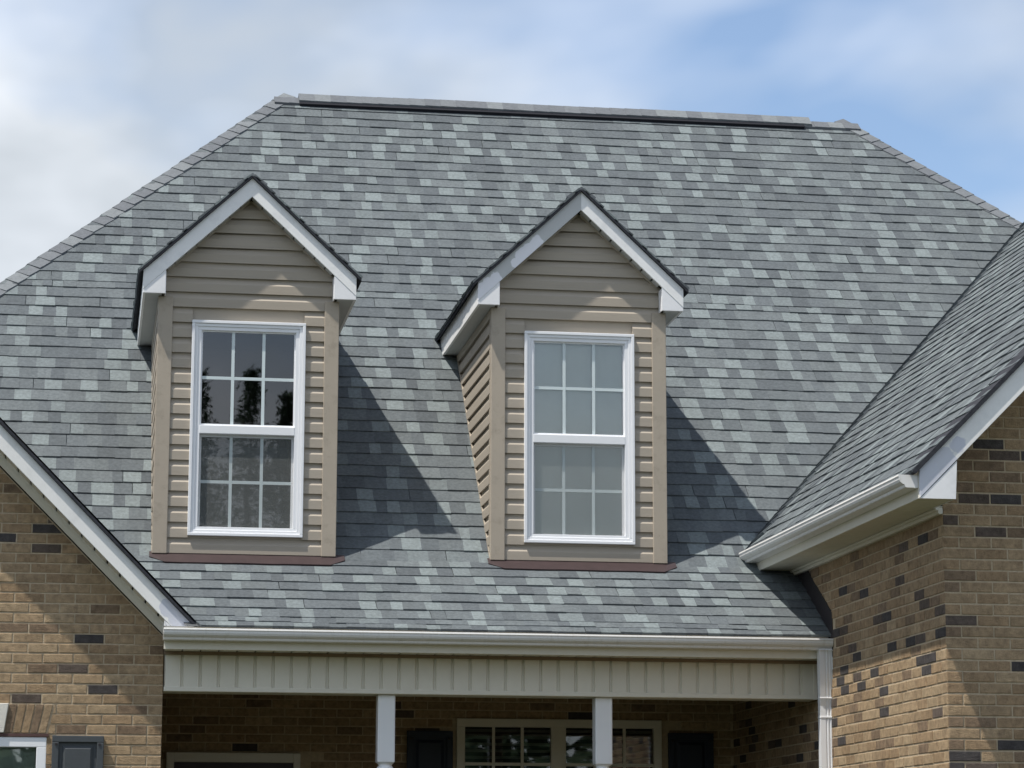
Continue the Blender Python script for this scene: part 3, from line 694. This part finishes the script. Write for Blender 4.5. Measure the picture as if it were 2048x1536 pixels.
# ------------------------------------------------------------------ dormers
def dormer(cx, ridx):
    hw = .63; x0, x1 = cx-hw, cx+hw; YF = YB-.134; zt = ZAP; ze = zt-HWD*SD
    zb = .622; ex = .1114
    wx0, wx1 = cx-.409, cx+.409; wz0, wz1 = .748, 2.308
    zc = 2.478                                                         # eave soffit level
    # body: cheeks + front sheathing with the window opening
    mb = MB()
    gz = lambda x: zt-.135-SD*abs(x-cx)
    mb.prism([(x0, zb), (wx0+.05, zb), (wx0+.05, gz(wx0+.05)), (x0, gz(x0))], YB, YB+.03)
    mb.prism([(wx1-.05, zb), (x1, zb), (x1, gz(x1)), (wx1-.05, gz(wx1-.05))], YB, YB+.03)
    mb.prism([(wx0+.05, zb), (wx1-.05, zb), (wx1-.05, wz0+.03), (wx0+.05, wz0+.03)], YB, YB+.03)
    mb.prism([(wx0+.05, wz1-.03), (wx1-.05, wz1-.03), (wx1-.05, gz(wx1-.05)), (cx, gz(cx)), (wx0+.05, gz(wx0+.05))], YB, YB+.03)
    for xs in (x0, x1-.03):
        mb.prism([(YB+.03, zmain(YB+.03)-.1), (YB+.03, zc), (3.1, zc), (3.1, zmain(3.1)-.1)], xs, xs+.03, 'yz')
    dm = obj('dormer', mb, M_siding, house)
    # siding profile (dutch lap): (out, z)
    prof = [(.0, .004), (.024, .0), (.024, ex*.56), (.015, ex*.69), (.005, ex*.86), (.004, ex*1.02)]
    def board(pa, pb, out, planes=None):
        mb = MB().sweep(prof, pa, pb, out)
        k = len(prof); mb.add([Vector(pa)+out*a+Vector((0, 0, b)) for a, b in prof], [tuple(range(k))]); mb.add([Vector(pb)+out*a+Vector((0, 0, b)) for a, b in prof], [tuple(range(k))])
        me = mb.mesh('siding_board', M_siding)
        bm = bmesh.new(); bm.from_mesh(me); bmesh.ops.remove_doubles(bm, verts=bm.verts, dist=1e-5); bm.to_mesh(me); bm.free()
        if planes:
            if bisect(me, planes) == 0: return
        else: fix(me)
        link('siding_board', me, dm)
    out = Vector((0, -1, 0)); yb = YB-.001
    nl = Vector((-SD, 0, 1)).normalized(); nr = Vector((SD, 0, 1)).normalized()
    gable = [(Vector((cx, 0, gz(cx)+.02)), nl), (Vector((cx, 0, gz(cx)+.02)), nr)]
    k = 0
    while zb+k*ex < zt-.2:
        z = zb+k*ex
        pad = .08 if z+ex < zc+.02 else .0
        a, b = x0+pad, x1-pad
        pl = gable if z+ex > 2.45 else None
        if z+ex > wz0+.02 and z < wz1-.004:
            board((a, yb, z), (wx0+.006, yb, z), out, pl); board((wx1-.006, yb, z), (b, yb, z), out, pl)
        else: board((a, yb, z), (b, yb, z), out, pl)
        k += 1
    obj('sill_trim', MB().box(wx0+.004, wx1-.004, YB-.014, YB-.001, zb+ex+.001, wz0+.01), M_siding, dm)
    # cheek siding (cut along the roof slope)
    for sx, xw in ((-1, x0), (1, x1)):
        k = 0
        while zb+k*ex < zc-.01:
            z = zb+k*ex
            ye = YB+(z+ex-ZB)/m1+.1
            board((xw+sx*.001, YB+.028, z), (xw+sx*.001, ye, z), Vector((sx, 0, 0)), [(Vector((0, YB, ZB+.028)), Vector((0, m1, -1)).normalized()), (Vector((0, 0, zc)), Vector((0, 0, 1)))])
            k += 1
        mb = MB(); s0 = Vector((xw, YB-.01, zmain(YB-.01)+.012)); s1_ = Vector((xw, 2.92, zmain(2.92)+.012)); o = Vector((sx*.024, 0, 0)); u_ = Vector((0, 0, .034))
        mb.add([s0, s1_, s1_+o, s0+o, s0+u_, s1_+u_, s1_+o+u_, s0+o+u_], [(0, 1, 2, 3), (4, 7, 6, 5), (0, 4, 5, 1), (2, 6, 7, 3), (3, 7, 4, 0)])
        obj('cheek_trim', mb, M_post, dm)
        # corner post: front leg and side leg
        a, b = (xw-.022, xw+.083) if sx < 0 else (xw-.083, xw+.022)
        obj('corner_post', MB().box(a, b, YB-.036, YB+.0, zb-.006, zc-.001), M_post, dm, bevel=.004)
        c0, c1 = (xw-.022, xw) if sx < 0 else (xw, xw+.022)
        obj('corner_post', MB().prism([(YB+.0005, zmain(YB)+.02), (YB+.0005, zc-.001), (YB+.060, zc-.001), (YB+.060, zmain(YB+.06)+.02)], c0, c1, 'yz'), M_post, dm)
    # rake boards, returns, soffits
    for sx in (-1, 1):
        X = lambda dx: cx+sx*dx
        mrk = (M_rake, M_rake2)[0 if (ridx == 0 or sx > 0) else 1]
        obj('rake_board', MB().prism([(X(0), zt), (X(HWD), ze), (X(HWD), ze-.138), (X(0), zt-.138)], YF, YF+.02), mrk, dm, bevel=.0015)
        obj('eave_return', MB().prism([(X(HWD-.001), zc-.002), (X(HWD-.16), zc-.002), (X(HWD-.16), ze-.138+.16*SD+.002), (X(HWD-.001), ze-.1375)], YF+.003, YF+.022), M_white, dm, bevel=.0015)
        obj('return_side', MB().box(min(X(HWD-.155), X(HWD-.163)), max(X(HWD-.155), X(HWD-.163)), YF+.022, YB-.017, zc-.001, ze-.138+.15*SD), M_white, dm)
        yend = YB+(ze-ZB)/m1
        fb = obj('eave_fascia', MB().prism([(YF+.021, zc-.002), (YF+.021, ze-.004), (YB+(ze-.004-ZB)/m1+.02, ze-.004), (YB+(zc-ZB)/m1+.02, zc-.002)], X(HWD-.018), X(HWD), 'yz'), M_rake, dm)
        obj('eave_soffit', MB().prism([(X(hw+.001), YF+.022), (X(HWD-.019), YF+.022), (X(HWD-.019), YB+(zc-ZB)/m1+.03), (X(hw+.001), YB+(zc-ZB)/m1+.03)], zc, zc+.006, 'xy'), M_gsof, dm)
        # rake soffit strips
        dirv = Vector((sx, 0, -SD)).normalized(); nn = Vector((sx*SD, 0, 1)).normalized()
        st = Vector((cx, YF+.0205, zt-.132)); ln = HWD*math.sqrt(1+SD*SD)-.24; k = 0
        while k*.105 < ln:
            a0 = st+dirv*(k*.105+.008); b0 = st+dirv*min(k*.105+.100, ln); dy = Vector((0, YB-.018-st.y, 0)); up = nn*.006
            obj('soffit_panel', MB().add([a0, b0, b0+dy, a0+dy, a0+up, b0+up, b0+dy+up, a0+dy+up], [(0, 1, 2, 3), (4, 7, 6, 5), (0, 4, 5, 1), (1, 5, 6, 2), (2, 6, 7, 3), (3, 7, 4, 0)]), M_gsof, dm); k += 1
        a0 = st+nn*.012; b0 = a0+dirv*(ln+.02)
        obj('soffit_gap_shade', MB().add([a0, b0, b0+dy, a0+dy], [(0, 1, 2, 3)]), M_vent_gap, dm)  # black sheet as the shade of the void behind the strips
        a0 = st+dirv*.02-nn*.001; a0.y = YB-.030; b0 = a0+dirv*(ln-.01); dz = -nn*.012; dy = Vector((0, .012, 0))
        obj('gable_trim', MB().add([a0, b0, b0+dy, a0+dy, a0+dz, b0+dz, b0+dy+dz, a0+dy+dz], [(0, 1, 2, 3), (4, 7, 6, 5), (0, 4, 5, 1), (1, 5, 6, 2), (2, 6, 7, 3), (3, 7, 4, 0)]), M_post, dm)
    # roof slabs: shingle edges in front with shade in their colour, shingles on top
    slab = MB(); t = .023; e2 = HWD+.035
    slab.prism([(cx-e2, zt-e2*SD+.002), (cx, zt+.002), (cx+e2, zt-e2*SD+.002), (cx+e2, zt-e2*SD+.002+t), (cx+.03, zt-.03*SD+.004+t), (cx, zt+t-.010), (cx-.03, zt-.03*SD+.004+t), (cx-e2, zt-e2*SD+.002+t)], YF-.022, 4.2)
    me = slab.mesh('dormer_roof', M_edge); bisect(me, [(Vector((0, YB, ZB-.01)), Vector((0, m1, -1)).normalized())])
    dr = link('dormer_roof', me, house)
    rest = MB(); global E_
    sd = math.sqrt(1+SD*SD)
    for sx in (-1, 1):
        v = Vector((-sx, 0, SD))/sd; n_ = Vector((sx*SD, 0, 1))/sd; u = Vector((0, -1, 0))
        orig = Vector((cx+sx*(e2+.004), 0, zt-e2*SD+.002+t))
        # y <= main roof meeting line: z = zmain(y)
        hp = [(1, 0, -(YF-.024)), (-m1, -SD/sd, orig.z-ZB+m1*YB+.02), (0, 1, e2*sd-.012)]
        shingle_plane(dr, orig, u, v, n_, -4.3, -(YF-.03)+.1, e2*sd, hp, None, rest=rest, single=False)
    keep = [s for s in SH if s[4] is rest]
    for a, ro, Mx, i, r_ in keep: rest.add([Mx @ Vector(p) for p in VAR[i[0]][0].v], VAR[i[0]][0].f, i[1])
    for s in keep: SH.remove(s)
    obj('shingle_field', rest, M_shT, dr, stuff=True, norm=False)
    # ridge caps of the dormer
    dl = Vector((-1, 0, -SD))/sd; drr = Vector((1, 0, -SD))/sd; nl_ = Vector((-SD, 0, 1))/sd; nr_ = Vector((SD, 0, 1))/sd
    cm = cap_mesh('ridge_shingle', Vector((0, 1, 0)), dl, drr, nl_, nr_, .13, E_+.04, .02, .010, M_cap, Vector((0, 0, 1)))
    y = YF-.015
    while y < 3.7: link('ridge_shingle', cm, dr, loc=(cx, y, zt+t-.010)); y += E_
    # apron flashing on the porch slope
    fl = MB(); p0 = Vector((0, YB-.006, zporch(YB-.006)))+N2*.021; p1 = Vector((0, YB-.125, zporch(YB-.125)))+N2*.017
    rag = [(x, RND.uniform(-.004, .004)) for x in np.linspace(x0-.04, x1+.085, 14)]
    pts_t = [Vector((x, p0.y+.02, p0.z+.014)) for x, _ in rag]; pts_b = [Vector((x, p1.y, p1.z))-V2*(dv+(0.0 if 0 < i < 13 else -.085)) for i, (x, dv) in enumerate(rag)]
    k = len(rag); fl.add(pts_t+pts_b+[p-N2*.012 for p in pts_b], [(i, i+1, i+1+k, i+k) for i in range(k-1)]+[(i+k, i+1+k, i+1+2*k, i+2*k) for i in range(k-1)])
    obj('apron_flashing', fl, M_flash, dm, label='brown metal apron flashing')
    obj('apron_upstand', MB().box(x0-.01, x1+.01, YB-.006, YB+.0, zb-.03, zb+.005), M_flash, dm)
    return dm, (wx0, wx1, wz0, wz1)

def dormer_window(wx0, wx1, wz0, wz1, shade):
    y = YB
    fr = frame_ring(wx0, wx1, wz0, wz1, .022, y-.046, y+.02)
    win = obj('window', fr, M_win, house, bevel=.003)
    obj('casing', frame_ring(wx0+.022, wx1-.022, wz0+.022, wz1-.022, .022, y-.036, y+.02), M_win, win, bevel=.003)
    obj('jamb', frame_ring(wx0+.044, wx1-.044, wz0+.038, wz1-.044, .026, y-.028, y+.05), M_win, win, bevel=.002)
    gx0, gx1 = wx0+.079, wx1-.079
    zm0, zm1 = 1.484, 1.546
    obj('meeting_rail', MB().box(wx0+.068, wx1-.068, y-.030, y+.03, zm0, zm1), M_win, win, bevel=.004)
    for (z0, z1, yy, up) in ((zm1, wz1-.068, y+.002, True), (wz0+.052, zm0, y+.022, False)):
        sash = obj('sash', frame_ring(gx0-.012, gx1+.012, z0-.001, z1+.001, .013 if up else .02, yy-.012, yy+.02), M_win, win)
        zc = (z0+z1)/2; xs = [gx0+(gx1-gx0)*f for f in (1/3, 2/3)]
        for xm in xs: obj('muntin', MB().box(xm-.011, xm+.011, yy-.010, yy+.004, z0+.008, z1-.008), M_munt, win)
        obj('muntin', MB().box(gx0, gx1, yy-.009, yy+.003, zc-.011, zc+.011), M_munt, win)
        edges = [gx0]+xs+[gx1]
        for i in range(3):
            for a, b in ((z0, zc), (zc, z1)):
                x_0 = edges[i]; x_1 = edges[i+1]
                obj('pane', MB().add([(x_0, yy+.001-.006, a), (x_1, yy+.001-.006, a), (x_1, yy-.005, b), (x_0, yy-.005, b)], [(0, 1, 2, 3)]), M_glass, win, norm=False)
    obj('insect_screen', MB().add([(gx0-.008, y+.004, wz0+.045), (gx1+.008, y+.004, wz0+.045), (gx1+.008, y+.004, zm0+.004), (gx0-.008, y+.004, zm0+.004)], [(0, 1, 2, 3)]), M_screen, win, norm=False)
    obj('sill_rail', MB().box(gx0-.008, gx1+.008, y-.012, y+.01, wz0+.04, wz0+.064), M_win, win, bevel=.003)
    # closed dark room behind the glass
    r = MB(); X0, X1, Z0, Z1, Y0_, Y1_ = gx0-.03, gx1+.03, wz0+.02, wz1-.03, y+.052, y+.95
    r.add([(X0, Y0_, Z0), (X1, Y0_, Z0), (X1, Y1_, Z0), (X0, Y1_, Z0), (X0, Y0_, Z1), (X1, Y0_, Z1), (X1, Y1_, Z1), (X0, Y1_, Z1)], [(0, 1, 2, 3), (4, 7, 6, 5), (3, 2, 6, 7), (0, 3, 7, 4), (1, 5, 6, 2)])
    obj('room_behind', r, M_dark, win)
    if shade:
        obj('roller_shade', MB().box(gx0-.02, gx1+.02, y+.025, y+.028, Z0, Z1), M_shade, win)
    return win
for i, cx in enumerate(DC):
    dm, wr_ = dormer(cx, i)
    wx0, wx1, wz0, wz1 = wr_
    w_ = dormer_window(wx0+.003, wx1+.003, wz0, wz1, i == 1)
    w_['label'] = 'white double-hung window with dark glass' if i == 0 else 'white double-hung window with a pale shade'

# ------------------------------------------------------------------ porch back wall: window, shutters, door
py = 2.0; _k0 = len(bpy.data.objects); _before = set(bpy.data.objects)
pw_ = obj('porch_window', frame_ring(2.242, 3.803, -2.1, -.463, .062, py-.03, py+.04), M_cream, house, bevel=.004)
obj('mullion', MB().box(2.956, 3.069, py-.028, py+.03, -2.04, -.525), M_cream, pw_, bevel=.004)
for x0, x1 in ((2.304, 2.956), (3.069, 3.741)):
    for f in (1/3, 2/3):
        xm = x0+(x1-x0)*f; obj('muntin', MB().box(xm-.011, xm+.011, py-.014, py-.004, -2.04, -.525), M_cream, pw_)
    for zz in (-.80, -1.07, -1.6): obj('muntin', MB().box(x0, x1, py-.013, py-.005, zz-.011, zz+.011), M_cream, pw_)
    edges = [x0+(x1-x0)*i/3 for i in range(4)]
    for i in range(3): obj('pane', MB().add([(edges[i], py, -2.04), (edges[i+1], py, -2.04), (edges[i+1], py, -.525), (edges[i], py, -.525)], [(0, 1, 2, 3)]), M_glass, pw_, norm=False)
    for k in range(30):
        zz = -.54-k*.05
        obj('blind_slat', MB().add([(x0, py+.03, zz), (x1, py+.03, zz), (x1, py+.058, zz-.020), (x0, py+.058, zz-.020)], [(0, 1, 2, 3)]), M_blind, pw_, norm=False)
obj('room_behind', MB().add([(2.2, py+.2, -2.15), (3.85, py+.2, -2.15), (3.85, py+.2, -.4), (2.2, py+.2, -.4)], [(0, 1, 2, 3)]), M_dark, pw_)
shutter(1.868, 2.212, -.56, -2.1, py-.01, M_navy); shutter(3.853, 4.20, -.557, -2.1, py-.01, M_navy)
dr_ = obj('door', MB().box(.152, 1.025, py-.03, py+.02, -2.95, -.808), M_door, house)
obj('door_frame', MB().box(.095, .151, py-.06, py, -2.95, -.736).box(1.026, 1.076, py-.06, py, -2.95, -.736).box(.151, 1.026, py-.06, py, -.806, -.736), M_cream, dr_, bevel=.004)
for (a, b, c, e) in ((.26, .55, -1.6, -.95), (.63, .92, -1.6, -.95), (.26, .55, -2.7, -1.75), (.63, .92, -2.7, -1.75)):
    obj('door_panel', MB().box(a, b, py-.04, py-.03, c, e), M_door, dr_, bevel=.006)
mb = MB().prism([(.95+.03*math.cos(t), -1.95+.03*math.sin(t)) for t in np.linspace(0, 6.283, 12, endpoint=False)], py-.09, py-.03); obj('door_knob', mb, M_steel, dr_)

for o in set(bpy.data.objects)-_before:      # measured at 2 m depth, moved back to the real wall (same proportions, larger)
    for v in o.data.vertices:
        v.co.x = pX(v.co.x); v.co.z = pZ(v.co.z); v.co.y += PY-2.0
# ------------------------------------------------------------------ trees across the street (mirrored in the dormer glass)
def conifer(x, y, h, r, label, seed):
    rr = random.Random(seed)
    t = bpy.data.objects.new('conifer_tree', None); COL.objects.link(t); t.location = (x, y, GZ); t['label'] = label; t['category'] = 'tree'; t['group'] = 'trees across the street'
    mb = MB(); n = 10; vs = []; fs = []
    for i, (rad, zz) in enumerate(((.22, 0), (.16, h*.3), (.09, h*.7), (.01, h*.98))):
        vs += [(rad*math.cos(2*math.pi*k/n), rad*math.sin(2*math.pi*k/n), zz) for k in range(n)]
    for i in range(3): fs += [(i*n+k, i*n+(k+1) % n, (i+1)*n+(k+1) % n, (i+1)*n+k) for k in range(n)]
    mb.add(vs, fs); me = mb.mesh('trunk', M_bark); o = bpy.data.objects.new('trunk', me); COL.objects.link(o); o.parent = t
    mb = MB()
    for _ in range(420):
        zz = h*(.12+.88*rr.random()**.8); ro = r*(1-zz/h)**.75*rr.uniform(.6, 1.12)+.05; an = rr.uniform(0, 6.283)
        for j in range(16):
            f = rr.random()**.6; px = ro*f*math.cos(an)+rr.gauss(0, .10+.05*ro); pyy = ro*f*math.sin(an)+rr.gauss(0, .10+.05*ro); pz = zz-f*ro*.25+rr.gauss(0, .10)
            s_ = rr.uniform(.05, .13); d1 = Vector((rr.gauss(0, 1), rr.gauss(0, 1), rr.gauss(0, .5))).normalized()*s_; d2 = Vector((rr.gauss(0, 1), rr.gauss(0, 1), rr.gauss(0, 1))).normalized()*s_*.5
            c = Vector((px, pyy, pz)); mb.add([c-d1, c+d2, c+d1, c-d2], [(0, 1, 2, 3)])
    me = mb.mesh('crown', M_leaf); o = bpy.data.objects.new('crown', me); COL.objects.link(o); o.parent = t
conifer(2.25, -53, 15.3, 2.9, 'dark conifer mirrored in the left panes of the dark dormer window', 1)
conifer(4.40, -66, 17.7, 3.1, 'tallest dark conifer, mirrored in the middle panes of the dark dormer window', 2)
conifer(4.20, -46, 13.35, 2.3, 'shortest dark conifer, mirrored low in the right panes of the dark dormer window', 3)

# wood at the far side of the street (it shades the low sky and shows in the porch glass)
rw = random.Random(9); mb = MB()
for _ in range(520):
    cxw = rw.uniform(-110, 120); cyw = rw.uniform(-104, -84); hh = rw.uniform(7.5, 11.5); rad = rw.uniform(1.8, 3.4)
    for j in range(46):
        th = rw.uniform(0, 6.283); f = rw.random()**.5; zz = hh*rw.random()**.7
        p = Vector((cxw+rad*f*math.cos(th)*(1.15-zz/hh*.7), cyw+rad*f*math.sin(th)*(1.15-zz/hh*.7), GZ+zz)); s_ = rw.uniform(.35, .8)
        d1 = Vector((rw.gauss(0, 1), rw.gauss(0, 1), rw.gauss(0, .7))).normalized()*s_; d2 = Vector((rw.gauss(0, 1), rw.gauss(0, 1), rw.gauss(0, 1))).normalized()*s_*.6
        mb.add([p-d1, p+d2, p+d1, p-d2], [(0, 1, 2, 3)])
wo_ = obj('woodland', mb, M_leaf, None, norm=False); wo_['kind'] = 'stuff'; wo_['label'] = 'dark green wood across the street, mirrored in the porch window'; wo_['category'] = 'woodland'
